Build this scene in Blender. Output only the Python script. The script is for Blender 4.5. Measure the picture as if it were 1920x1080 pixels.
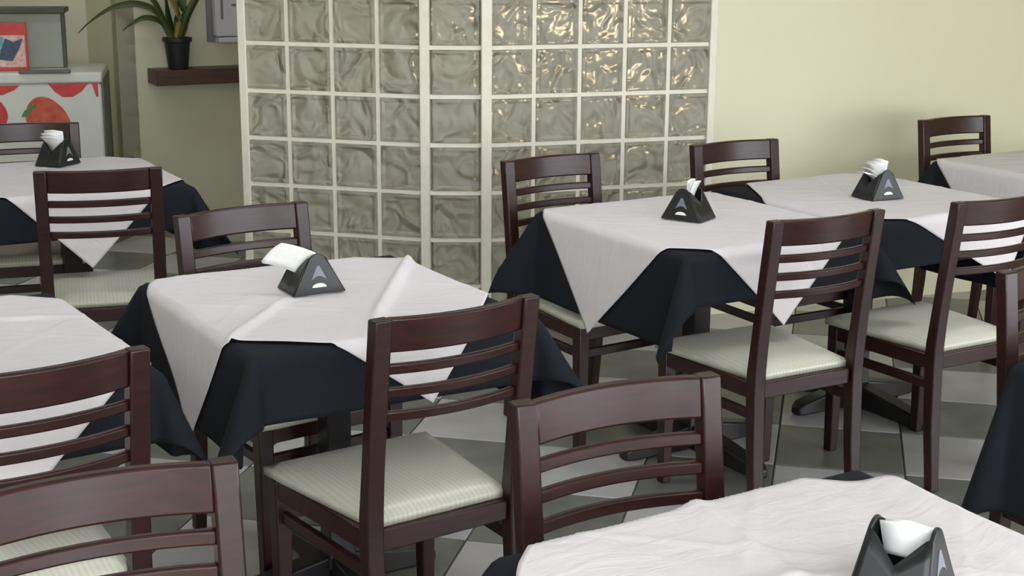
import bpy, bmesh, math, random
from mathutils import Vector, Matrix, noise
random.seed(7)
for o in list(bpy.data.objects): bpy.data.objects.remove(o)
scene = bpy.context.scene
COL = scene.collection
R = math.radians

# ------------------------------------------------------------------ camera
CAM_F, CAM_PITCH, CAM_H, CAM_ROLL = 2736.0, R(13.63), 1.6463, R(0.368)
cam_data = bpy.data.cameras.new('camera')
cam_data.sensor_width = 36.0
cam_data.lens = CAM_F / 1920.0 * 36.0
cam_data.clip_start = 0.05
cam = bpy.data.objects.new('camera', cam_data)
COL.objects.link(cam)
cam.matrix_world = (Matrix.Translation((0, 0, CAM_H)) @ Matrix.Rotation(math.pi/2 - CAM_PITCH, 4, 'X')
                    @ Matrix.Rotation(CAM_ROLL, 4, 'Z'))
scene.camera = cam

# ------------------------------------------------------------------ light
world = bpy.data.worlds.new('sky')
scene.world = world
world.use_nodes = True
bg = world.node_tree.nodes['Background']
bg.inputs[0].default_value = (0.90, 0.94, 1.0, 1)     # even overcast sky
bg.inputs[1].default_value = 3.2
vs = scene.view_settings
vs.view_transform = 'Standard'; vs.look = 'None'; vs.gamma = 1.0; vs.use_curve_mapping = False
vs.exposure = 1.42

def portal(name, loc, rot, sx, sy):
    l = bpy.data.lights.new(name, 'AREA'); l.shape = 'RECTANGLE'; l.size = sx; l.size_y = sy
    l.cycles.is_portal = True
    o = bpy.data.objects.new(name, l); o.location = loc; o.rotation_euler = rot; COL.objects.link(o)
# unseen roof and wall openings, added to let daylight in (sampling portals, they emit nothing)
SKY1 = (-2.6, 3.8, -1.6, -.25)      # x0, x1, y0, y1 of a made-up roof opening, for overhead light at the front
SKY2 = (-2.5, 2.4, 4.0, 4.32)     # narrow roof slot added to brighten the table tops
SKY3 = (-3.4, -1.5, 6.75, 7.05)    # roof slot added to brighten the freezer corner
for k, (a, b, c, d) in enumerate((SKY1, SKY2, SKY3)):
    portal('added_roof_opening', ((a+b)/2, (c+d)/2, 2.84), (0, 0, 0), b-a, d-c)
portal('front_opening', (1.7, -1.75, 1.2), (R(90), 0, 0), 4.6, 2.4)
portal('side_opening', (5.2, .85, 1.10), (R(90), 0, R(90)), 5.1, 2.2)

# ------------------------------------------------------------------ materials
def mat(name):
    m = bpy.data.materials.new(name); m.use_nodes = True
    nt = m.node_tree
    return m, nt, nt.nodes['Principled BSDF']
def N(nt, typ, **kw):
    n = nt.nodes.new(typ)
    for k, v in kw.items():
        if isinstance(v, tuple) and k == 'inp':
            pass
        setattr(n, k, v)
    return n
def coords(nt, scale=(1, 1, 1), kind='Object'):
    tc = nt.nodes.new('ShaderNodeTexCoord'); mp = nt.nodes.new('ShaderNodeMapping')
    mp.inputs['Scale'].default_value = scale
    nt.links.new(tc.outputs[kind], mp.inputs['Vector']); return mp.outputs[0]
def noise_tex(nt, vec, scale, detail=3, rough=.5, dist=0):
    n = nt.nodes.new('ShaderNodeTexNoise')
    n.inputs['Scale'].default_value = scale; n.inputs['Detail'].default_value = detail
    n.inputs['Roughness'].default_value = rough; n.inputs['Distortion'].default_value = dist
    nt.links.new(vec, n.inputs['Vector']); return n.outputs['Fac']
def ramp(nt, fac, a, b, p0=.3, p1=.7):
    r = nt.nodes.new('ShaderNodeValToRGB')
    r.color_ramp.elements[0].color = (*a, 1); r.color_ramp.elements[1].color = (*b, 1)
    r.color_ramp.elements[0].position = p0; r.color_ramp.elements[1].position = p1
    nt.links.new(fac, r.inputs[0]); return r.outputs[0]
def bump(nt, b, fac, strength=.2, dist=.01):
    n = nt.nodes.new('ShaderNodeBump'); n.inputs['Strength'].default_value = strength
    n.inputs['Distance'].default_value = dist
    nt.links.new(fac, n.inputs['Height']); nt.links.new(n.outputs[0], b.inputs['Normal'])
def simple(name, a, b=None, rough=.5, scale=(1, 1, 1), ns=8, detail=3, bmp=0, bdist=.005, kind='Object', coat=0, spec=.5, metal=0):
    m, nt, p = mat(name)
    p.inputs['Roughness'].default_value = rough
    p.inputs['Specular IOR Level'].default_value = spec
    p.inputs['Metallic'].default_value = metal
    if coat:
        p.inputs['Coat Weight'].default_value = coat; p.inputs['Coat Roughness'].default_value = .22
    v = coords(nt, scale, kind)
    f = noise_tex(nt, v, ns, detail)
    nt.links.new(ramp(nt, f, a, b or tuple(c*.9 for c in a)), p.inputs['Base Color'])
    if bmp: bump(nt, p, f, bmp, bdist)
    return m

M = {}
M['wood'] = simple('varnished_dark_wood', (.014, .0032, .0028), (.029, .0062, .0052), .36, (6, 6, 60), 1.6, 4, .05, .002, coat=.08, spec=.42)
M['wood_rail'] = simple('varnished_dark_wood_rail', (.015, .0034, .0029), (.033, .0070, .0058), .35, (3, 60, 60), 1.6, 4, .05, .002, coat=.10, spec=.42)
M['shelf_wood'] = simple('shelf_wood', (.055, .024, .018), (.10, .05, .036), .45, (4, 40, 40), 1.5, 4)
M['base'] = simple('black_table_base', (.010, .009, .010), (.018, .014, .014), .4)
M['board'] = simple('table_board', (.05, .02, .015), (.08, .03, .02), .5)
M['plastic'] = simple('black_plastic', (.005, .006, .007), (.009, .010, .011), .36, ns=40)
M['mark_grey'] = simple('emblem_grey', (.15, .165, .19), (.18, .195, .22), .4)
M['mark_white'] = simple('emblem_white', (.80, .80, .80), (.85, .85, .85), .4)
M['paper'] = simple('napkin_paper', (.84, .84, .83), (.90, .90, .90), .85, ns=60, bmp=.1, bdist=.002)
M['black_cloth'] = simple('navy_black_cloth', (.0048, .0066, .0105), (.0085, .0105, .016), .85, ns=400, detail=1, bmp=.15, bdist=.001, spec=.25)
M['mortar'] = simple('white_joint', (.78, .735, .61), (.83, .785, .66), .6, ns=30)
M['wall'] = simple('cream_wall_paint', (.75, .715, .53), (.78, .745, .57), .62, ns=3)
M['wall_yellow'] = simple('pale_yellow_wall_paint', (.69, .655, .455), (.72, .685, .485), .5, ns=2)
M['dado'] = simple('beige_dado_paint', (.62, .605, .425), (.655, .64, .46), .4, ns=2)
M['ceiling'] = simple('white_ceiling_paint', (.78, .77, .73), (.80, .79, .76), .8)
M['grout'] = simple('grout', (.10, .10, .09), (.14, .135, .12), .8, ns=20)
M['pavement'] = simple('pavement', (.30, .30, .29), (.36, .36, .34), .85, ns=4)
M['tile_light'] = simple('light_floor_tile', (.36, .35, .335), (.47, .455, .44), .33, ns=5, detail=6, kind='Object')
M['tile_dark'] = simple('dark_floor_tile', (.105, .110, .095), (.185, .187, .165), .35, ns=6, detail=6)
M['pot'] = simple('black_plastic_pot', (.010, .011, .012), (.018, .019, .02), .45)
M['soil'] = simple('potting_soil', (.03, .02, .012), (.06, .04, .025), .95, ns=60, bmp=.6)
M['leaf'] = simple('green_leaf', (.040, .060, .018), (.10, .125, .035), .45, ns=6)
M['leaf_y'] = simple('yellowing_leaf', (.20, .19, .035), (.30, .27, .06), .5, ns=6)
M['enamel'] = simple('white_enamel', (.66, .67, .62), (.70, .71, .66), .3)
M['grey_trim'] = simple('grey_trim', (.10, .10, .09), (.14, .14, .12), .45)
M['red'] = simple('red_print', (.52, .03, .035), (.62, .05, .05), .35, ns=25)
M['berry'] = simple('strawberry_print', (.50, .055, .03), (.62, .14, .06), .35, ns=25)
M['berry_green'] = simple('green_print', (.07, .16, .04), (.12, .22, .07), .4)
M['cabinet'] = simple('grey_green_cabinet', (.32, .335, .27), (.36, .37, .30), .5)
M['dark_top'] = simple('dark_cabinet_top', (.045, .05, .038), (.07, .07, .055), .5)
M['blue_print'] = simple('blue_print', (.10, .24, .33), (.30, .48, .55), .4, ns=40)
M['pink_print'] = simple('pink_print', (.60, .28, .25), (.75, .62, .55), .4, ns=50)
M['navy_print'] = simple('navy_print', (.03, .04, .09), (.06, .09, .16), .4, ns=50)
M['device'] = simple('white_device_plastic', (.70, .67, .74), (.74, .71, .77), .4)
M['device_grey'] = simple('grey_device_plastic', (.22, .20, .21), (.26, .24, .25), .4)

def make_seat_fabric():
    m, nt, p = mat('cream_striped_seat_fabric')
    v = coords(nt, (1, 1, 1))
    w = nt.nodes.new('ShaderNodeTexWave'); w.wave_type = 'BANDS'; w.bands_direction = 'X'
    w.inputs['Scale'].default_value = 26; w.inputs['Distortion'].default_value = 1.2; w.inputs['Detail'].default_value = 2
    w.inputs['Detail Scale'].default_value = 2
    nt.links.new(v, w.inputs['Vector'])
    n = noise_tex(nt, coords(nt, (120, 6, 6)), 1.5, 3)
    mx = nt.nodes.new('ShaderNodeMath'); mx.operation = 'MULTIPLY_ADD'; mx.inputs[1].default_value = .45
    nt.links.new(w.outputs['Fac'], mx.inputs[0]); 
    h = nt.nodes.new('ShaderNodeMath'); h.operation = 'MULTIPLY'; h.inputs[1].default_value = .55
    nt.links.new(n, h.inputs[0]); nt.links.new(h.outputs[0], mx.inputs[2])
    nt.links.new(ramp(nt, mx.outputs[0], (.53, .51, .42), (.61, .59, .50), .25, .75), p.inputs['Base Color'])
    p.inputs['Roughness'].default_value = .30
    p.inputs['Specular IOR Level'].default_value = .6
    p.inputs['Sheen Weight'].default_value = .15
    return m
M['seat'] = make_seat_fabric()

def make_white_cloth():
    m, nt, p = mat('white_cotton_topper')
    v = coords(nt)
    nt.links.new(ramp(nt, noise_tex(nt, v, 3, 3), (.655, .61, .615), (.71, .665, .675)), p.inputs['Base Color'])
    p.inputs['Roughness'].default_value = .75
    p.inputs['Specular IOR Level'].default_value = .3
    bump(nt, p, noise_tex(nt, coords(nt, (1, 2.2, 1)), 9, 5, .55, .6), .35, .012)
    return m
M['white_cloth'] = make_white_cloth()

def make_glass():
    m, nt, p = mat('wavy_glass_block')
    p.inputs['Base Color'].default_value = (.76, .73, .62, 1)
    p.inputs['Transmission Weight'].default_value = .68
    p.inputs['IOR'].default_value = 1.2
    p.inputs['Specular IOR Level'].default_value = .5
    p.inputs['Roughness'].default_value = .24
    # pressed wave pattern: the same sort of swirl in every block, shifted from block to block
    tc = nt.nodes.new('ShaderNodeTexCoord'); oi = nt.nodes.new('ShaderNodeObjectInfo')
    ad = nt.nodes.new('ShaderNodeVectorMath'); ad.operation = 'ADD'
    sc = nt.nodes.new('ShaderNodeVectorMath'); sc.operation = 'SCALE'; sc.inputs['Scale'].default_value = .9
    nt.links.new(oi.outputs['Location'], sc.inputs[0])
    nt.links.new(tc.outputs['Object'], ad.inputs[0]); nt.links.new(sc.outputs[0], ad.inputs[1])
    n = noise_tex(nt, ad.outputs[0], 8.5, 1.2, .4, 1.3)
    bump(nt, p, n, 1.0, .075)
    return m
M['glass'] = make_glass()
def make_emit(name, col, s):
    m, nt, p = mat(name)
    p.inputs['Base Color'].default_value = (*col, 1)
    p.inputs['Emission Color'].default_value = (*col, 1); p.inputs['Emission Strength'].default_value = s
    return m
M['lamp'] = make_emit('warm_tube_glow', (1.0, .84, .62), 1.3)

# ------------------------------------------------------------------ mesh helpers
def link(name, me, m=None, parent=None):
    o = bpy.data.objects.new(name, me)
    if m is not None and not me.materials: me.materials.append(m)
    COL.objects.link(o)
    if parent is not None: o.parent = parent
    return o
def bm_obj(name, bm, m, parent=None, smooth=False, bevel=0, seg=2):
    bmesh.ops.recalc_face_normals(bm, faces=bm.faces)
    me = bpy.data.meshes.new(name); bm.to_mesh(me); bm.free()
    if smooth:
        for f in me.polygons: f.use_smooth = True
    else:
        for f in me.polygons: f.use_smooth = True
        me.set_sharp_from_angle(angle=R(32))
    o = link(name, me, m, parent)
    if bevel:
        b = o.modifiers.new('bevel', 'BEVEL'); b.width = bevel; b.segments = seg; b.limit_method = 'ANGLE'; b.angle_limit = R(40)
    return o
def box(bm, c, s, mtx=None):
    vs_ = []
    for dx in (-.5, .5):
        for dy in (-.5, .5):
            for dz in (-.5, .5):
                v = Vector((c[0]+dx*s[0], c[1]+dy*s[1], c[2]+dz*s[2]))
                vs_.append(bm.verts.new(mtx @ v if mtx else v))
    for f in ((0, 1, 3, 2), (4, 6, 7, 5), (0, 4, 5, 1), (2, 3, 7, 6), (0, 2, 6, 4), (1, 5, 7, 3)):
        bm.faces.new([vs_[i] for i in f])
def loft(bm, sections, cap=True):
    """sections: list of equal-length closed loops of points"""
    rings = [[bm.verts.new(Vector(p)) for p in s] for s in sections]
    n = len(rings[0])
    for a, b in zip(rings[:-1], rings[1:]):
        for i in range(n):
            bm.faces.new((a[i], a[(i+1) % n], b[(i+1) % n], b[i]))
    if cap:
        bm.faces.new(rings[0][::-1]); bm.faces.new(rings[-1])
def rect(cx, cy, z, wx, wy):
    return [(cx-wx/2, cy-wy/2, z), (cx+wx/2, cy-wy/2, z), (cx+wx/2, cy+wy/2, z), (cx-wx/2, cy+wy/2, z)]
def lathe(bm, prof, seg=24, c=(0, 0, 0)):
    rings = []
    for r, z in prof:
        rings.append([(c[0]+r*math.cos(2*math.pi*i/seg), c[1]+r*math.sin(2*math.pi*i/seg), c[2]+z) for i in range(seg)])
    loft(bm, rings)
def prism(bm, poly, y0, y1):
    """poly in (x,z), extruded from y0 to y1"""
    loft(bm, [[(x, y0, z) for x, z in poly], [(x, y1, z) for x, z in poly]])
def box_obj(name, c, s, m, parent=None, bevel=0, mtx=None):
    bm = bmesh.new(); box(bm, c, s, mtx); return bm_obj(name, bm, m, parent, bevel=bevel)
def thing(name, label, cat, loc=(0, 0, 0), rz=0, group=None):
    o = bpy.data.objects.new(name, None); o.empty_display_size = .05
    COL.objects.link(o); o.location = loc; o.rotation_euler = (0, 0, rz)
    return tag(o, label, cat, group)
def tag(o, label, cat=None, group=None, kind=None):
    o['label'] = label
    if cat: o['category'] = cat
    if group: o['group'] = group
    if kind: o['kind'] = kind
    return o
def dup(root, label, loc, rz, name=None):
    r = root.copy(); COL.objects.link(r); r.location = loc; r.rotation_euler = (0, 0, rz); r['label'] = label
    for ch in list(root.children):
        c = ch.copy(); COL.objects.link(c); c.parent = r; c.matrix_parent_inverse = ch.matrix_parent_inverse.copy()
        for g in ch.children:
            d = g.copy(); COL.objects.link(d); d.parent = c
    return r

# ------------------------------------------------------------------ the setting
def wall_seg(bm, a, b, z0, z1, t=.12, side=1):
    """vertical slab from a to b; the visible face lies on the line a-b, thickness goes to the left of a->b times side"""
    a = Vector((*a, 0)); b = Vector((*b, 0)); d = (b-a).normalized(); n = Vector((-d.y, d.x, 0))*t*side
    loft(bm, [[(a.x, a.y, z0), (b.x, b.y, z0), (b.x+n.x, b.y+n.y, z0), (a.x+n.x, a.y+n.y, z0)],
              [(a.x, a.y, z1), (b.x, b.y, z1), (b.x+n.x, b.y+n.y, z1), (a.x+n.x, a.y+n.y, z1)]])
CEIL = 2.85
box_obj('pavement', (0, 4, -.10), (44, 44, .06), M['pavement'])
tag(bpy.data.objects['pavement'], 'grey pavement outside the open shop front', kind='structure')
floor = box_obj('floor', (.4, 4.6, -.035), (10.4, 13.2, .058), M['grout'])
tag(floor, 'tiled restaurant floor in a light and dark grey checker', kind='structure')
# floor tiles: 0.406 m pitch, grid turned 12.5 degrees clockwise
TA = R(-12.5); TP = .406; ca, sa = math.cos(TA), math.sin(TA)
def project(p):
    x, y, z = p[0], p[1], p[2]-CAM_H
    c, s = math.cos(CAM_PITCH), math.sin(CAM_PITCH)
    d = y*c - z*s
    if d < .1: return None
    return 960+CAM_F*x/d, 540-CAM_F*(y*s+z*c)/d
def tile_mesh(name, m):
    bm = bmesh.new(); h = TP/2-.003
    loft(bm, [[(-h, -h, -.006), (h, -h, -.006), (h, h, -.006), (-h, h, -.006)],
              [(-h, -h, -.0015), (h, -h, -.0015), (h, h, -.0015), (-h, h, -.0015)],
              [(-h+.002, -h+.002, 0), (h-.002, -h+.002, 0), (h-.002, h-.002, 0), (-h+.002, h-.002, 0)]])
    me = bpy.data.meshes.new(name); bmesh.ops.recalc_face_normals(bm, faces=bm.faces); bm.to_mesh(me); bm.free()
    me.materials.append(m); return me
tm = [tile_mesh('light_tile', M['tile_light']), tile_mesh('dark_tile', M['tile_dark'])]
far_bm = [bmesh.new(), bmesh.new()]
for i in range(-18, 18):
    for j in range(-16, 20):
        a = .275+(i+.5)*TP; b = 3.68+(j+.5)*TP
        x = a*ca+b*(-sa)*1.0; y = a*sa+b*ca
        # a = x cos - y*.216 ; b = x*.216 + y*cos
        x = a*math.cos(R(12.5))+b*math.sin(R(12.5)); y = -a*math.sin(R(12.5))+b*math.cos(R(12.5))
        if not (-4.5 < x < 5.3 and -1.7 < y < 10.9): continue
        k = (i+j) % 2
        q = project((x, y, 0))
        if q and -140 < q[0] < 2060 and 300 < q[1] < 1260 and y > 2.6:
            o = bpy.data.objects.new('floor_tile', tm[k]); COL.objects.link(o)
            o.location = (x, y, random.uniform(-.0006, .0006)); o.rotation_euler = (0, 0, TA + k*0 + math.pi/2*random.randint(0, 3)); o.parent = floor
        else:
            h = TP/2-.003
            mm = Matrix.Translation((x, y, 0)) @ Matrix.Rotation(TA, 4, 'Z')
            far_bm[k].faces.new([far_bm[k].verts.new(mm @ Vector(v)) for v in ((-h, -h, 0), (h, -h, 0), (h, h, 0), (-h, h, 0))])
for k in (0, 1):
    o = bm_obj('tile_field', far_bm[k], M['tile_dark'] if k else M['tile_light'], floor); o['kind'] = 'stuff'

bm = bmesh.new()
X0, X1, Y0, Y1 = -4.75, 5.3, -2.0, 11.2
def ceil_piece(a, b, c, d): box(bm, ((a+b)/2, (c+d)/2, CEIL+.06), (b-a, d-c, .12))
ceil_piece(X0, X1, Y0, SKY1[2]); ceil_piece(X0, SKY1[0], SKY1[2], SKY1[3]); ceil_piece(SKY1[1], X1, SKY1[2], SKY1[3])
ceil_piece(X0, X1, SKY1[3], SKY2[2]); ceil_piece(X0, SKY2[0], SKY2[2], SKY2[3]); ceil_piece(SKY2[1], X1, SKY2[2], SKY2[3])
ceil_piece(X0, X1, SKY2[3], SKY3[2]); ceil_piece(X0, SKY3[0], SKY3[2], SKY3[3]); ceil_piece(SKY3[1], X1, SKY3[2], SKY3[3])
ceil_piece(X0, X1, SKY3[3], Y1)
tag(bm_obj('ceiling', bm, M['ceiling']), 'plain white ceiling with unseen openings added to light the tables from above', kind='structure')
def wall(name, a, b, m, label, z0=0, z1=CEIL, t=.12, side=1):
    bm = bmesh.new(); wall_seg(bm, a, b, z0, z1, t, side)
    return tag(bm_obj(name, bm, m), label, kind='structure')

# glass block partition, three facets
GA, GB = (-.357, 6.022), None
aL, aC, aR = R(-15.5), R(.6), R(17.7)
PH = .2003; PV = .1994; GC = .241
gR = (GA[0]+GC*math.cos(aC), GA[1]+GC*math.sin(aC))
gL = (GA[0]-4*PH*math.cos(aL), GA[1]-4*PH*math.sin(aL))
gE = (gR[0]+5*PH*math.cos(aR), gR[1]+5*PH*math.sin(aR))
NR = 14
part = bpy.data.objects.new('wall_partition', None); COL.objects.link(part)
tag(part, 'faceted partition of wavy glass blocks with white joints', kind='structure')
def block_mesh(w):
    hx, hz, t = (w-.017)/2, (PV-.017)/2, .04
    bm = bmesh.new()
    def ring(x, z, y): return [(-x, y, -z), (x, y, -z), (x, y, z), (-x, y, z)]
    loft(bm, [ring(hx-.022, hz-.022, -t+.004), ring(hx-.012, hz-.012, -t-.002), ring(hx-.004, hz-.004, -t), ring(hx, hz, -t+.006),
              ring(hx, hz, t-.006), ring(hx-.004, hz-.004, t), ring(hx-.012, hz-.012, t+.002), ring(hx-.022, hz-.022, t-.004)])
    bmesh.ops.recalc_face_normals(bm, faces=bm.faces)
    me = bpy.data.meshes.new('glass_block'); bm.to_mesh(me); bm.free(); me.materials.append(M['glass']); return me
bm_side = block_mesh(PH); bm_mid = block_mesh(GC-.03)
def facet(p0, ang, ncol, pitch, me):
    bmm = bmesh.new()
    mt = Matrix.Translation((p0[0], p0[1], 0)) @ Matrix.Rotation(ang, 4, 'Z')
    for c in range(ncol):
        for r in range(NR):
            o = bpy.data.objects.new('glass_block', me); COL.objects.link(o); o.parent = part
            q = mt @ Vector(((c+.5)*pitch, 0, (r+.5)*PV))
            o.location = q; o.rotation_euler = (0, 0, ang)
    for r in range(NR+1):
        box(bmm, (ncol*pitch/2, 0, r*PV), (ncol*pitch, .066, .018), mt)
    for c in range(1, ncol):
        box(bmm, (c*pitch, 0, NR*PV/2), (.018, .067, NR*PV), mt)
    return bm_obj('mortar_joints', bmm, M['mortar'], part)
facet(gL, aL, 4, PH, bm_side); facet(GA, aC, 1, GC, bm_mid); facet(gR, aR, 5, PH, bm_side)
for p, a, w in ((gL, aL, .036), (GA, (aL+aC)/2, .040), (gR, (aR+aC)/2, .044), (gE, aR, .034)):
    mt = Matrix.Translation((p[0], p[1], 0)) @ Matrix.Rotation(a, 4, 'Z')
    box_obj('post', (0, 0, CEIL/2), (w, .098, CEIL), M['mortar'], part, bevel=.004, mtx=mt)

# pale yellow wall from the partition to the right
wdir = (math.cos(R(20)), math.sin(R(20)))
w0 = (gE[0]+.016, gE[1]-.03); w1 = (w0[0]+4.75*wdir[0], w0[1]+4.75*wdir[1])
wall('wall_right', w0, w1, M['wall_yellow'], 'bright pale yellow wall to the right of the glass blocks')
# back room behind the partition
u28 = (math.cos(R(28)), math.sin(R(28))); v28 = (-u28[1], u28[0])
C0 = (-2.235, 8.32)
Cb = (C0[0]+3.4*u28[0], C0[1]+3.4*u28[1])
wall('wall_back', C0, (C0[0]+3.75*u28[0], C0[1]+3.75*u28[1]), M['wall'], 'dim cream wall with the plant shelf')
wall('wall_pier', (C0[0]+.0*u28[0], C0[1]), (C0[0]+.80*v28[0], C0[1]+.80*v28[1]), M['wall'], 'shaded side of the cream wall beside the freezer', side=-1, t=.1)
P1 = (C0[0]+.78*v28[0], C0[1]+.78*v28[1])
wall('wall_recess', (P1[0]-2.2*math.cos(R(8)), P1[1]-2.2*math.sin(R(8))), (P1[0]+.1, P1[1]+.014), M['wall'], 'recessed cream wall behind the freezer')
wall('wall_inner', (gE[0]+.03, gE[1]+.08), (Cb[0]+.2, Cb[1]+.14), M['wall'], 'inner wall behind the glass blocks', side=-1)
wall('wall_left', (-4.6, -1.9), (-4.6, 9.4), M['wall'], 'cream wall on the left side of the dining room')
bm = bmesh.new()
wall_seg(bm, (-4.7, -1.9), (-.6, -1.9), 0, CEIL, .12, -1); wall_seg(bm, (-.6, -1.9), (4.0, -1.9), 2.4, CEIL, .12, -1); wall_seg(bm, (4.0, -1.9), (5.3, -1.9), 0, CEIL, .12, -1)  # out-of-view wall, closed and opened to shape the incoming daylight
wall_seg(bm, (-.6, -1.9), (1.9, -1.9), 0, .95, .12, -1)
tag(bm_obj('wall_front', bm, M['wall']), 'cream front wall out of view, its openings shaped to admit daylight', kind='structure')
bm = bmesh.new()
wall_seg(bm, (5.2, 3.4), (5.2, 8.2), 0, CEIL, .12, -1); wall_seg(bm, (5.2, -1.9), (5.2, 3.4), 2.2, CEIL, .12, -1)  # added out of view to cut the light from the right
tag(bm_obj('wall_side', bm, M['wall_yellow']), 'unseen pale yellow side wall added to limit daylight through a wide right opening', kind='structure')

# ------------------------------------------------------------------ furniture: chairs
CW = .402          # outer width of the back
def curve_bar(bm, z0, z1, half, ythick, ybase, bulge, rake, n=12, taper=0):
    """a bar between the back posts, bowed backwards; rake(z) gives the lean of the posts"""
    secs = []
    for i in range(n+1):
        t = -1+2*i/n; x = t*half; yb = ybase-bulge*(1-t*t)
        secs.append([(x, yb-ythick/2+rake(z0), z0), (x, yb+ythick/2+rake(z0), z0), (x, yb+ythick/2+rake(z1), z1), (x, yb-ythick/2+rake(z1), z1)])
    loft(bm, secs)
def rake(z):
    return 0 if z < .44 else -.052*((z-.44)/.46)**1.15
def make_chair(label):
    t = thing('dining_chair', label, 'chair', group='dark wooden dining chairs with cream seats')
    pw, pd = .040, .034
    for s in (-1, 1):
        bm = bmesh.new(); x = s*(CW-pw)/2
        secs = []
        for z in (0, .2, .40, .46, .56, .66, .76, .85, .90):
            y = rake(z) if z > .44 else -.03*(1-z/.44)**1.5
            w = pw; d = pd*(1.18 if .35 < z < .5 else 1.0)
            if z == 0: w *= .85; d *= .85
            secs.append(rect(x, y, z, w, d))
        loft(bm, secs); bm_obj('back_post', bm, M['wood'], t, bevel=.004)
    bm = bmesh.new(); curve_bar(bm, .826, .900, CW/2-pw+.002, .022, .002, .030, rake); bm_obj('top_rail', bm, M['wood_rail'], t, bevel=.005)
    for zc in (.789, .737, .685):
        bm = bmesh.new(); curve_bar(bm, zc-.0115, zc+.0115, CW/2-pw+.002, .016, .0, .026, rake); bm_obj('back_slat', bm, M['wood_rail'], t, bevel=.004)
    fw, rw, dep = .435, .335, .425
    # apron
    bm = bmesh.new()
    box(bm, (0, .004, .402), (CW-2*pw, .024, .046)); bm_obj('apron', bm, M['wood_rail'], t, bevel=.003)
    box_obj('apron', (0, dep-.018, .402), (fw-.06, .022, .046), M['wood_rail'], t, bevel=.003)
    for s in (-1, 1):
        a = Vector((s*(rw/2+.012), .01, 0)); b = Vector((s*(fw/2-.014), dep-.02, 0)); d = (b-a).normalized(); n = Vector((-d.y, d.x, 0))*.011
        bm = bmesh.new()
        loft(bm, [[a+n, b+n, b-n, a-n], [v+Vector((0, 0, .046)) for v in (a+n, b+n, b-n, a-n)]])
        o = bm_obj('apron', bm, M['wood_rail'], t, bevel=.003); o.location.z = .379
        bm = bmesh.new(); x = s*(fw/2-.022)
        loft(bm, [rect(x, dep-.022, 0, .032, .032), rect(x, dep-.022, .3, .040, .040), rect(x, dep-.022, .424, .042, .042)])
        bm_obj('front_leg', bm, M['wood'], t, bevel=.004)
        a = Vector((s*(CW/2-.02), -.004, 0)); b = Vector((s*(fw/2-.022), dep-.022, 0)); d = (b-a).normalized(); n = Vector((-d.y, d.x, 0))*.009
        bm = bmesh.new()
        loft(bm, [[a+n, b+n, b-n, a-n], [v+Vector((0, 0, .028)) for v in (a+n, b+n, b-n, a-n)]])
        o = bm_obj('stretcher', bm, M['wood_rail'], t, bevel=.003); o.location.z = .318
    box_obj('stretcher', (0, dep-.022, .332), (fw-.06, .018, .028), M['wood_rail'], t, bevel=.003)
    # padded seat, trapezium wider at the front, gently domed
    bm = bmesh.new(); nx, ny = 12, 12
    def seat_pt(i, j, top):
        s = -1+2*i/nx; q = j/ny
        y = .012+q*(dep+.004); w = (rw+.006)/2+(fw/2+.006-(rw+.006)/2)*q
        # rounded corners
        k = 1.0
        x = s*w
        e = max(abs(s), abs(2*q-1)); 
        if top:
            drop = .016*max(0, (e-.72)/.28)**2.2
            z = .461-drop+.004*(1-s*s)*(1-(2*q-1)**2)
        else: z = .426
        if abs(s) > .9 and q > .9: x *= .985; y -= .006
        return (x, y, z)
    top = [[bm.verts.new(seat_pt(i, j, True)) for j in range(ny+1)] for i in range(nx+1)]
    bot = [[bm.verts.new(seat_pt(i, j, False)) if i in (0, nx) or j in (0, ny) else None for j in range(ny+1)] for i in range(nx+1)]
    for i in range(nx):
        for j in range(ny): bm.faces.new((top[i][j], top[i+1][j], top[i+1][j+1], top[i][j+1]))
    per = [(i, 0) for i in range(nx)]+[(nx, j) for j in range(ny)]+[(i, ny) for i in range(nx, 0, -1)]+[(0, j) for j in range(ny, 0, -1)]
    for (a, b), (c, d) in zip(per, per[1:]+per[:1]): bm.faces.new((bot[a][b], bot[c][d], top[c][d], top[a][b]))
    bm.faces.new([bot[a][b] for a, b in per])
    bm_obj('seat', bm, M['seat'], t, smooth=True)
    return t
chairs = [
    # x, y, rotation, label
    (-.143, 2.953, 34.9, 'dark wooden chair with cream seat, back to us, drawn up to the central table'),
    (.842, 4.002, 29.5, 'dark wooden chair, back to us, cream seat bright, at the table right of centre'),
    (1.425, 4.307, 30.5, 'dark wooden chair, back to us, with one rear leg fully seen, at the right edge'),
    (-1.355, 4.721, 16.5, 'dark wooden chair, back to us, at the far left table before the freezer'),
    (.204, 2.321, 206.9, 'reddish sheened chair back facing us behind the nearest white table'),
    (.160, 4.965, 214.0, 'dark chair facing us in front of the glass blocks, white cloth point on its seat'),
    (-.722, 3.958, 217.5, 'sheened brown chair facing us behind the central table, tucked against it'),
    (.852, 5.367, 210.9, 'dark chair facing us against the right end of the glass blocks'),
    (1.905, 6.165, 210.2, 'small distant dark chair facing us before the bright yellow wall'),
    (-1.925, 5.755, 197.0, 'distant dark chair facing us in front of the strawberry freezer'),
    (-.868, 2.526, 36.5, 'dark wooden chair, back to us, cut off by the left edge'),
    (-.560, 1.880, 206.0, 'brown chair back facing us in the bottom left corner'),
    (1.322, 3.318, 209.0, 'dark chair post and rail just showing at the right edge beside the black drape'),
]
chair0 = make_chair(chairs[0][3])
chair0.location = (chairs[0][0], chairs[0][1], 0); chair0.rotation_euler = (0, 0, R(chairs[0][2]))
for x, y, a, l in chairs[1:]: dup(chair0, l, (x, y, 0), R(a))

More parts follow.
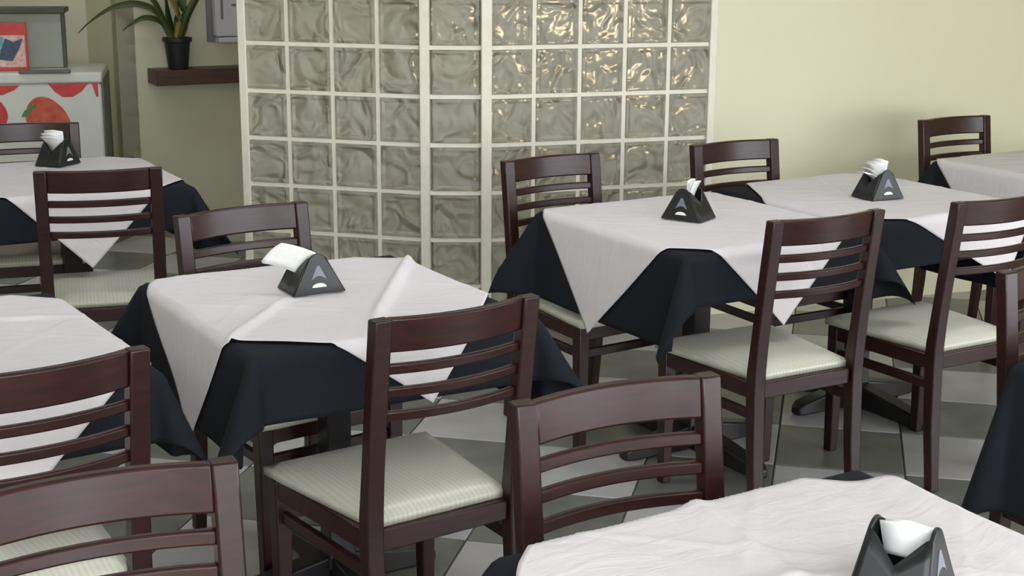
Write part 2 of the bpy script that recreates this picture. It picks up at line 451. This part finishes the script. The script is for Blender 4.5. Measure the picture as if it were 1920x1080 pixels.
# ------------------------------------------------------------------ tables and cloths
TX, TY, TZ = .36, .40, .756
def make_table(label):
    t = thing('pedestal_table', label, 'table', group='square pedestal tables under cloths')
    box_obj('table_top', (0, 0, TZ-.0155), (2*TX-.030, 2*TY-.030, .03), M['board'], t, bevel=.004)
    bm = bmesh.new(); loft(bm, [rect(0, 0, z, w, w) for z, w in ((.05, .085), (.12, .066), (.66, .066), (.725, .12))])
    bm_obj('column', bm, M['base'], t, bevel=.004)
    for k, (L, a) in enumerate(((.28, 0), (.36, 90), (.28, 180), (.36, 270))):
        bm = bmesh.new(); mt = Matrix.Rotation(R(a), 4, 'Z')
        secs = []
        for q in (0, .5, .9, .97, 1.0):
            hgt = .085-.045*q; w = .066-.006*q
            if q > .95: hgt -= .012*(q-.9)/.1; w -= .02*(q-.9)/.1
            secs.append([mt @ Vector((.03+q*(L-.03), yy, zz)) for yy, zz in ((-w/2, .001), (w/2, .001), (w/2, hgt), (-w/2, hgt))])
        loft(bm, secs); bm_obj('foot', bm, M['base'], t, bevel=.006)
    return t
def hang(e, rc):
    if e <= 0: return 0, 0
    if e < rc*math.pi/2: return rc*math.sin(e/rc), rc*(1-math.cos(e/rc))
    return rc, rc+e-rc*math.pi/2
def drape(x, y, off, seed, flare=.62, wav=1.0):
    rc = .016+off; ex = max(abs(x)-TX+.012, 0); ey = max(abs(y)-TY+.012, 0)
    sx = 1 if x > 0 else -1; sy = 1 if y > 0 else -1
    px, py = sx*min(abs(x), TX-.012), sy*min(abs(y), TY-.012)
    r = math.hypot(ex, ey)
    if r == 0:
        return x, y, TZ+off
    h, d = hang(r, rc); phi = math.atan2(ey, ex)
    k = flare*max(0, math.sin(2*phi))**.75
    # gentle waves along the hanging sides, out from the table only
    wv = (.5+.5*noise.noise(Vector((px*5+seed, py*5, seed*1.7))))*wav
    k += .10*wv*math.cos(2*phi)**2 + .03
    h2 = h+d*math.sin(k); d2 = d*math.cos(k)
    return px+sx*math.cos(phi)*h2, py+sy*math.sin(phi)*h2, TZ+off-d2
def cloth_obj(name, pts, n, m, loc, rz, thick):
    me = bpy.data.meshes.new(name)
    faces = [(i*(n+1)+j, (i+1)*(n+1)+j, (i+1)*(n+1)+j+1, i*(n+1)+j+1) for i in range(n) for j in range(n)]
    me.from_pydata(pts, [], faces)
    for f in me.polygons: f.use_smooth = True
    o = link(name, me, m); o.location = (*loc, 0); o.rotation_euler = (0, 0, rz)
    s = o.modifiers.new('thickness', 'SOLIDIFY'); s.thickness = thick; s.offset = 0
    return o
def black_cloth(loc, rz, seed, label, ox=.25, oy=.15, sx=0, sy=0, flare=.55):
    n = 90; pts = []
    hx, hy = TX+ox, TY+oy
    for i in range(n+1):
        for j in range(n+1):
            x = sx-hx+2*hx*i/n; y = sy-hy+2*hy*j/n
            pts.append(drape(x, y, .0022, seed, flare))
    o = cloth_obj('tablecloth', pts, n, M['black_cloth'], loc, rz, .0012)
    return tag(o, label, 'tablecloth', 'black tablecloths')
def topper(loc, rz, seed, label, D=.66, cx=0, cy=.03, turn=0, creases=(), flare=.55):
    n = 110; pts = []; side = D*math.sqrt(2); a = R(45+turn)
    for i in range(n+1):
        for j in range(n+1):
            p = side*(i/n-.5); q = side*(j/n-.5)
            x = cx+p*math.cos(a)-q*math.sin(a); y = cy+p*math.sin(a)+q*math.cos(a)
            X, Y, Z = drape(x, y, .0070, seed, flare)
            lift = .0022*noise.noise(Vector((x*7, y*7, seed)))+.0022+.0025*abs(noise.noise(Vector((x*3+9, y*3, seed*2))))
            for (ax, ay, bx, by, hgt, wd) in creases:     # raised fold lines, table coordinates
                dx, dy = bx-ax, by-ay; L = math.hypot(dx, dy)
                t = ((x-ax)*dx+(y-ay)*dy)/(L*L); dist = ((x-ax)*-dy+(y-ay)*dx)/L
                f = min(1, max(0, t*6+.6), max(0, (1-t)*6+.6))
                lift += hgt*f*math.exp(-(dist/wd)**2)
            for p0 in (-side/6, side/6):
                lift += .0016*math.exp(-((p-p0)/.007)**2)+.0016*math.exp(-((q-p0)/.007)**2)
            if abs(X) <= TX and abs(Y) <= TY: Z += lift
            pts.append((X, Y, Z))
    o = cloth_obj('table_topper', pts, n, M['white_cloth'], loc, rz, .001)
    return tag(o, label, 'tablecloth', 'white diagonal table toppers')
tables = [
    # key, x, y, angle, name phrase, black cloth kwargs, topper kwargs
    ('c', -.451, 3.534, 30.6, 'central table with the nearest back-turned chair', {}, dict(D=.622, cx=-.032, cy=.046, turn=9, creases=((.363, .29, .01, -.24, .020, .014), (-.12, .01, -.36, -.26, .011, .012)))),
    ('r', .600, 4.588, 31.0, 'table before the right glass facet', dict(sx=-.03), dict(D=.685, cx=-.01, cy=.035)),
    ('s', 1.243, 5.058, 31.0, 'table before the yellow wall, second from the glass', dict(sx=.07), dict(D=.645, cx=.07, cy=-.03, turn=16)),
    ('w', 2.239, 5.764, 30.0, 'farthest table at the right edge', {}, dict(D=.70, cx=-.05, cy=.0)),
    ('f', -1.660, 5.370, 29.0, 'far left table near the freezer', {}, dict(D=.665, cx=-.02, cy=0)),
    ('k', -1.253, 3.057, 33.0, 'table cut off by the left edge', dict(sx=-.05, flare=.40), dict(D=.67, cx=0, cy=-.02, creases=((-.3, .3, .3, .12, .008, .014), (.05, .4, -.2, -.3, .007, .016)))),
    ('n', .497, 1.839, 31.5, 'nearest table at the bottom right', {}, dict(D=.665, cx=-.04, cy=0, creases=((.02, .5, -.16, -.5, .010, .022), (.34, .38, .26, -.4, .018, .03), (-.4, .2, .1, .05, .007, .02), (-.4, .0, .15, -.1, .006, .02)))),
    ('o', 1.590, 2.845, 30.0, 'table just outside the right edge', dict(ox=.33, oy=.26, flare=.20), dict(D=.66, cx=.06, cy=-.02)),
]
t0 = None
for i, (k, x, y, a, ph, bk, tk) in enumerate(tables):
    lab = 'dark pedestal table hidden under cloths, ' + ph
    if t0 is None:
        t0 = make_table(lab); t0.location = (x, y, 0); t0.rotation_euler = (0, 0, R(a))
    else: dup(t0, lab, (x, y, 0), R(a))
    black_cloth((x, y), R(a), i*3.1+1, 'black tablecloth on the ' + ph, **bk)
    topper((x, y), R(a), i*3.1+1, flare=bk.get('flare', .55), label='white topper laid diagonally on the ' + ph, **tk)

# ------------------------------------------------------------------ napkin holders
HB, HH, HL = .0685, .100, .0575
def a_profile(scale=1.0, n=6):
    pts = [(-HB*scale, 0)]
    r = .020*scale; top = HH*scale
    for i in range(n+1):
        t = math.pi*(1-i/n)*.72+math.pi*.14
        pts.append((r*math.cos(t)*1.15, top-r+r*math.sin(t)))
    pts.append((HB*scale, 0)); return pts
def make_holder(label):
    t = thing('napkin_holder', label, 'napkin holder', group='black napkin holders')
    prof = a_profile()
    for s in (-1, 1):
        bm = bmesh.new()
        y = lambda z, o: s*(HL-.13*z+o)
        loft(bm, [[(x, y(z, 0), z) for x, z in prof], [(x, y(z, -.006), z) for x, z in prof]])
        e = bm_obj('end_plate', bm, M['plastic'], t, bevel=.0015)
        bm = bmesh.new()   # grey peak with an arched foot
        poly = [(-.021, .035), (-.004, .069), (0, .071), (.004, .069), (.021, .035)]
        poly += [(.021-.042*i/8, .035+.010*math.sin(math.pi*i/8)) for i in range(1, 8)]
        loft(bm, [[(x, y(z, .0002), z) for x, z in poly], [(x, y(z, .0012), z) for x, z in poly]])
        m1 = bm_obj('peak_mark', bm, M['mark_grey'], e); m1['label'] = 'grey peak emblem'
        bm = bmesh.new()
        poly = [(.019*math.cos(q), .017+.010*math.sin(q)) for q in [math.pi*i/10 for i in range(11)]]
        loft(bm, [[(x, y(z, .0002), z) for x, z in poly], [(x, y(z, .0012), z) for x, z in poly]])
        m2 = bm_obj('crescent_mark', bm, M['mark_white'], e); m2['label'] = 'small white crescent'
    for s in (-1, 1):
        bm = bmesh.new(); n = 12; grid = []
        for i in range(n+1):
            v = -1+2*i/n
            dip = max(0, 1-abs(v)/.92)
            hz = HH*.90-.040*dip**1.1
            row = []
            for q in (0, .35, .7, 1.0):
                z = hz*q; x = s*(HB-(HB-.016)*(z/HH))
                row.append(bm.verts.new((x, v*(HL-.13*z-.003), z)))
            grid.append(row)
        for i in range(n):
            for j in range(3): bm.faces.new((grid[i][j], grid[i+1][j], grid[i+1][j+1], grid[i][j+1]))
        o = bm_obj('side_panel', bm, M['plastic'], t, smooth=True)
        sd = o.modifiers.new('thickness', 'SOLIDIFY'); sd.thickness = .004; sd.offset = 0
    return t
hold_z = TZ+.0140
holders = [
    (-.508, 3.588, 29.9, 'black napkin holder with a wide folded napkin, on the central table'),
    (.562, 4.583, -33.8, 'black napkin holder before the right glass facet, emblem facing left'),
    (1.262, 4.985, 27.0, 'black napkin holder on the table before the yellow wall'),
    (-1.760, 5.600, 72.0, 'black napkin holder on the far left table near the freezer'),
    (.540, 1.862, 58.0, 'large black napkin holder on the nearest table, cut by the bottom edge'),
]
h0 = make_holder(holders[0][3]); h0.location = (holders[0][0], holders[0][1], hold_z); h0.rotation_euler = (0, 0, R(holders[0][2]))
for x, y, a, l in holders[1:]: dup(h0, l, (x, y, hold_z), R(a))
def napkins(loc, rz, label, dirx, tilt, size, spread, n=4):
    """folded sheets rising from the slot and leaning over one side"""
    bm = bmesh.new()
    for k in range(n):
        a = tilt+spread*(k-(n-1)/2)
        w = size[0]*(1-.04*k); L = size[1]*(1-.06*(k % 2))
        prev = None
        for i in range(9):
            q = i/8
            ang = a*(.25+.75*q)                       # bends over as it rises
            x = 0; z = 0
            for m_ in range(i):
                aa = a*(.25+.75*m_/8); x += L/8*math.sin(aa); z += L/8*math.cos(aa)
            ww = w*(.72+.28*q)
            o_ = .0018*k
            row = [bm.verts.new((dirx*(x+o_), -ww/2, z)), bm.verts.new((dirx*(x+o_), 0, z+.004*q)), bm.verts.new((dirx*(x+o_), ww/2, z))]
            if prev:
                for j in (0, 1): bm.faces.new((prev[j], prev[j+1], row[j+1], row[j]))
            prev = row
    o = bm_obj('paper_napkins', bm, M['paper'], None, smooth=True)
    s = o.modifiers.new('thickness', 'SOLIDIFY'); s.thickness = .0012
    o.location = loc; o.rotation_euler = (0, 0, rz)
    return tag(o, label, 'napkins', 'white paper napkins in the holders')
z_n = hold_z+.048
def leaning_napkin(loc, rz, label, A, B, e):
    """a folded square napkin lying across the slot, its free end pointing up and out"""
    bm = bmesh.new(); A = Vector(A); B = Vector(B); e = Vector(e)
    for k in range(3):
        rows = []
        for i in range(9):
            q = i/8; row = []
            for j in range(7):
                t = j/6
                p_ = A.lerp(B, t)+e*q*(1-.10*k*t)+Vector((0, 0, -.014*q*q-.0022*k+.006*math.sin(math.pi*t)))
                row.append(bm.verts.new(p_+Vector((.002*k, 0, 0))))
            rows.append(row)
        for i in range(8):
            for j in range(6): bm.faces.new((rows[i][j], rows[i+1][j], rows[i+1][j+1], rows[i][j+1]))
    o = bm_obj('paper_napkins', bm, M['paper'], None, smooth=True)
    sd = o.modifiers.new('thickness', 'SOLIDIFY'); sd.thickness = .001
    o.location = loc; o.rotation_euler = (0, 0, rz)
    return tag(o, label, 'napkins', 'white paper napkins in the holders')
leaning_napkin((-.508, 3.588, hold_z), R(29.9), 'white folded paper napkin leaning left out of the central holder',
               (-.046, -.006, .052), (-.004, -.042, .103), (-.066, .060, .034))
napkins((.562, 4.583, z_n), R(-33.8), 'white paper napkin tip standing in the holder before the right glass facet', 1, R(20), (.055, .075), R(12), 3)
napkins((1.262, 4.985, z_n), R(27), 'crumpled white napkins bulging from the holder before the yellow wall', -1, R(48), (.080, .082), R(26), 5)
napkins((-1.760, 5.600, z_n), R(72), 'white paper napkins fanned over the far left holder', -1, R(40), (.085, .085), R(14))
napkins((.540, 1.862, z_n), R(58), 'white paper napkins tucked in the nearest holder', 1, R(24), (.074, .046), R(14))

# ------------------------------------------------------------------ freezer corner
fz = thing('chest_freezer', 'white chest freezer with red strawberry pictures on its front', 'freezer', (-2.17, 7.72, 0), R(12))
FW, FD, FH = 1.15, .56, .93      # runs to the left (-x) from its right front corner
box_obj('body', (-FW/2, FD/2, .06+(FH-.12)/2), (FW, FD, FH-.12), M['enamel'], fz, bevel=.015)
box_obj('lid', (-FW/2, FD/2, FH-.03), (FW+.012, FD+.012, .058), M['enamel'], fz, bevel=.012)
box_obj('lid_handle', (-.28, -.014, FH+.006), (.26, .03, .018), M['grey_trim'], fz, bevel=.004)
box_obj('plinth', (-FW/2, FD/2+.02, .03), (FW-.04, FD-.06, .06), M['grey_trim'], fz)
box_obj('dark_side_face', (.004, FD/2, .5), (.012, FD-.02, .78), M['grey_trim'], fz, bevel=.003)  # dark grey sheet over the right side of the body
def flat_print(name, poly, m, parent, y=-.0015, label=None):
    bm = bmesh.new(); prism(bm, poly, y, y+.0014)
    o = bm_obj(name, bm, m, parent)
    if label: o['label'] = label
    return o
def berry(cx, cz, w, h, lo=-9, hi=9):
    pts = []
    for i in range(28):
        t = 2*math.pi*i/28
        x = math.sin(t); z = math.cos(t)
        k = 1.0 if z > 0 else 1-.22*abs(z)
        pts.append((cx+w/2*x*k, min(hi, max(lo, cz+h/2*z))))
    return pts
flat_print('strawberry_print', [(-.28+.128*math.sin(t)*(1-.10*math.cos(t))+.018*math.cos(t+2.2), .685+.118*math.cos(t)-.02*math.sin(t)) for t in [2*math.pi*i/28 for i in range(28)]], M['berry'], fz, label='large printed strawberry')
flat_print('calyx_print', [(-.415, .70), (-.395, .735), (-.38, .735), (-.362, .775), (-.35, .755), (-.325, .775), (-.34, .745), (-.365, .73), (-.385, .70)], M['berry_green'], fz, y=-.003)
flat_print('strawberry_print', [(-.27, .872), (-.24, .83), (-.20, .80), (-.15, .80), (-.10, .83), (-.065, .872)], M['red'], fz)
flat_print('strawberry_print', [(-.66, .865), (-.62, .835), (-.57, .815), (-.50, .815), (-.44, .84), (-.41, .865)], M['red'], fz)
flat_print('strawberry_print', berry(-.58, .70, .20, .22), M['red'], fz)
flat_print('corner_print', [(-.05, .872), (-.03, .80), (-.018, .80), (-.018, .872)], M['red'], fz)

cb = thing('display_cabinet', 'grey green cabinet with a dark overhanging top above the freezer', 'cabinet', (-2.60, 8.30, FH-.01), R(6))
# stands on the freezer lid, set back
cb.location = (-2.465, 7.94, FH); cb.rotation_euler = (0, 0, R(12))
box_obj('cabinet_body', (-.42, .10, .145), (.92, .22, .29), M['cabinet'], cb, bevel=.006)
box_obj('cabinet_top', (-.42, .09, .303), (.96, .27, .026), M['dark_top'], cb, bevel=.004)
box_obj('side_moulding', (.045, -.012, .145), (.02, .012, .28), M['dark_top'], cb, bevel=.002)
sg = thing('counter_sign', 'small red framed picture sign standing on the freezer', 'sign', (-2.575, 7.745, FH), R(12))
box_obj('sign_board', (-.15, .012, .125), (.34, .012, .25), M['red'], sg, bevel=.003)
flat_print('picture_print', [(-.30, .02), (.008, .02), (.008, .185), (-.30, .185)], M['pink_print'], sg, y=.0045)
flat_print('picture_print', [(-.30, .11), (-.10, .10), (-.10, .18), (-.30, .18)], M['blue_print'], sg, y=.003)
flat_print('picture_print', [(-.13, .06), (-.06, .05), (-.02, .12), (.0, .17), (-.05, .15), (-.09, .17), (-.11, .12)], M['navy_print'], sg, y=.002)

# ------------------------------------------------------------------ shelf with the plant, wall device
sh = thing('wall_shelf', 'thick dark wooden shelf on the dim cream wall', 'shelf', (C0[0]+.13*u28[0], C0[1]+.13*u28[1], 0), R(28))
SHZ = .893
box_obj('shelf_board', (.40, -.105, SHZ-.045), (.74, .20, .085), M['shelf_wood'], sh, bevel=.004)
def on_shelf(x, y): 
    return (C0[0]+(.10+x)*u28[0]+y*v28[0], C0[1]+(.10+x)*u28[1]+y*v28[1])
px, py = on_shelf(.205, -.135)
pl = thing('potted_plant', 'arching strap-leaved plant in a black pot on the wall shelf', 'plant', (px, py, SHZ-.002), 0)
bm = bmesh.new(); lathe(bm, [(.052, 0), (.056, .01), (.072, .150), (.082, .153), (.083, .177), (.074, .177), (.070, .155)], 28)
bm_obj('pot', bm, M['pot'], pl, smooth=False, bevel=.002)
bm = bmesh.new(); lathe(bm, [(.066, .150), (.060, .163), (.02, .169), (.001, .170)], 16); bm_obj('soil', bm, M['soil'], pl, smooth=True)
def strap(pts, w, m, name='leaf'):
    """a grooved strap leaf along a smooth path"""
    P = [Vector(p) for p in pts]; dense = []
    n = 5
    for i in range(len(P)-1):
        p0 = P[max(i-1, 0)]; p1 = P[i]; p2 = P[i+1]; p3 = P[min(i+2, len(P)-1)]
        for k in range(n):
            t = k/n
            dense.append(.5*((2*p1)+(p2-p0)*t+(2*p0-5*p1+4*p2-p3)*t*t+(3*p1-p0-3*p2+p3)*t**3))
    dense.append(P[-1]); bm = bmesh.new(); prev = None; L = len(dense)-1
    for i, p in enumerate(dense):
        d = (dense[min(i+1, L)]-dense[max(i-1, 0)]).normalized(); q = i/L
        s = d.cross(Vector((0, 0, 1)))
        s = s.normalized() if s.length > .05 else Vector((1, 0, 0))
        up = s.cross(d); s = (s*.62+up*.78).normalized(); up = s.cross(d)
        ww = 1.45*w*(.45+.55*math.sin(math.pi*min(1, q*1.1+.12)))*(1-q**4*.85)
        row = [bm.verts.new(p-s*ww/2+up*ww*.18), bm.verts.new(p), bm.verts.new(p+s*ww/2+up*ww*.18)]
        if prev:
            for j in (0, 1): bm.faces.new((prev[j], prev[j+1], row[j+1], row[j]))
        prev = row
    o = bm_obj(name, bm, m, pl, smooth=True)
    sd = o.modifiers.new('thickness', 'SOLIDIFY'); sd.thickness = .0022
    return o
strap([(-.02, 0, .17), (-.09, -.02, .30), (-.20, -.04, .36), (-.34, -.05, .34), (-.46, -.06, .27), (-.54, -.06, .20)], .030, M['leaf'])
strap([(-.03, .0, .17), (-.08, .02, .25), (-.16, -.04, .285), (-.24, -.06, .25), (-.29, -.06, .215)], .028, M['leaf'])
strap([(-.02, .01, .17), (-.05, .0, .30), (-.06, -.01, .45), (-.07, -.02, .60), (-.10, -.03, .74)], .034, M['leaf'])
strap([(.02, 0, .17), (.045, .0, .30), (.035, .01, .45), (.0, .02, .60), (-.03, .02, .72)], .030, M['leaf'])
strap([(.02, -.01, .17), (.07, -.02, .30), (.13, -.03, .40), (.20, -.03, .47), (.28, -.03, .50), (.36, -.03, .48)], .030, M['leaf'])
strap([(.0, -.02, .17), (.02, -.03, .28), (-.01, -.04, .38), (-.06, -.05, .46), (-.12, -.06, .50)], .026, M['leaf_y'])
strap([(.01, .02, .17), (.0, .04, .32), (.05, .05, .48), (.12, .05, .62), (.20, .06, .70)], .030, M['leaf'])
strap([(-.01, -.02, .17), (-.06, -.03, .26), (-.10, -.05, .36), (-.16, -.07, .45), (-.25, -.09, .50), (-.36, -.10, .48)], .028, M['leaf'])
strap([(.03, .0, .17), (.06, .02, .25), (.05, .03, .36), (.06, .03, .50)], .024, M['leaf_y'])

dvx, dvy = on_shelf(.505, -.002)
dv = thing('wall_dispenser', 'white plastic wall dispenser beside the glass blocks above the shelf', 'dispenser', (dvx, dvy, 1.02), R(28))
box_obj('back_plate', (.01, -.008, .26), (.20, .014, .50), M['device_grey'], dv, bevel=.004)
box_obj('cover', (.025, -.045, .27), (.16, .07, .46), M['device'], dv, bevel=.012)
box_obj('groove', (-.018, -.0815, .31), (.014, .004, .34), M['device_grey'], dv)
box_obj('tray', (.03, -.055, .022), (.15, .085, .03), M['device'], dv, bevel=.006)
box_obj('button', (.055, -.083, .22), (.03, .006, .012), M['device_grey'], dv, bevel=.002)

# light box on the back wall, seen only as a glow through the upper right glass blocks
lx, ly = C0[0]+3.05*u28[0]-.02*v28[0], C0[1]+3.05*u28[1]-.02*v28[1]
lt = thing('light_box', 'warm light box glowing blurred behind the upper right glass blocks', 'lamp', (lx, ly, 1.02), R(28))
box_obj('lamp_housing', (0, -.035, .11), (.94, .07, .24), M['enamel'], lt, bevel=.008)
bm = bmesh.new(); prism(bm, [(-.44, .02), (.44, .02), (.44, .20), (-.44, .20)], -.082, -.072)
bm_obj('diffuser', bm, M['lamp'], lt, bevel=.003)
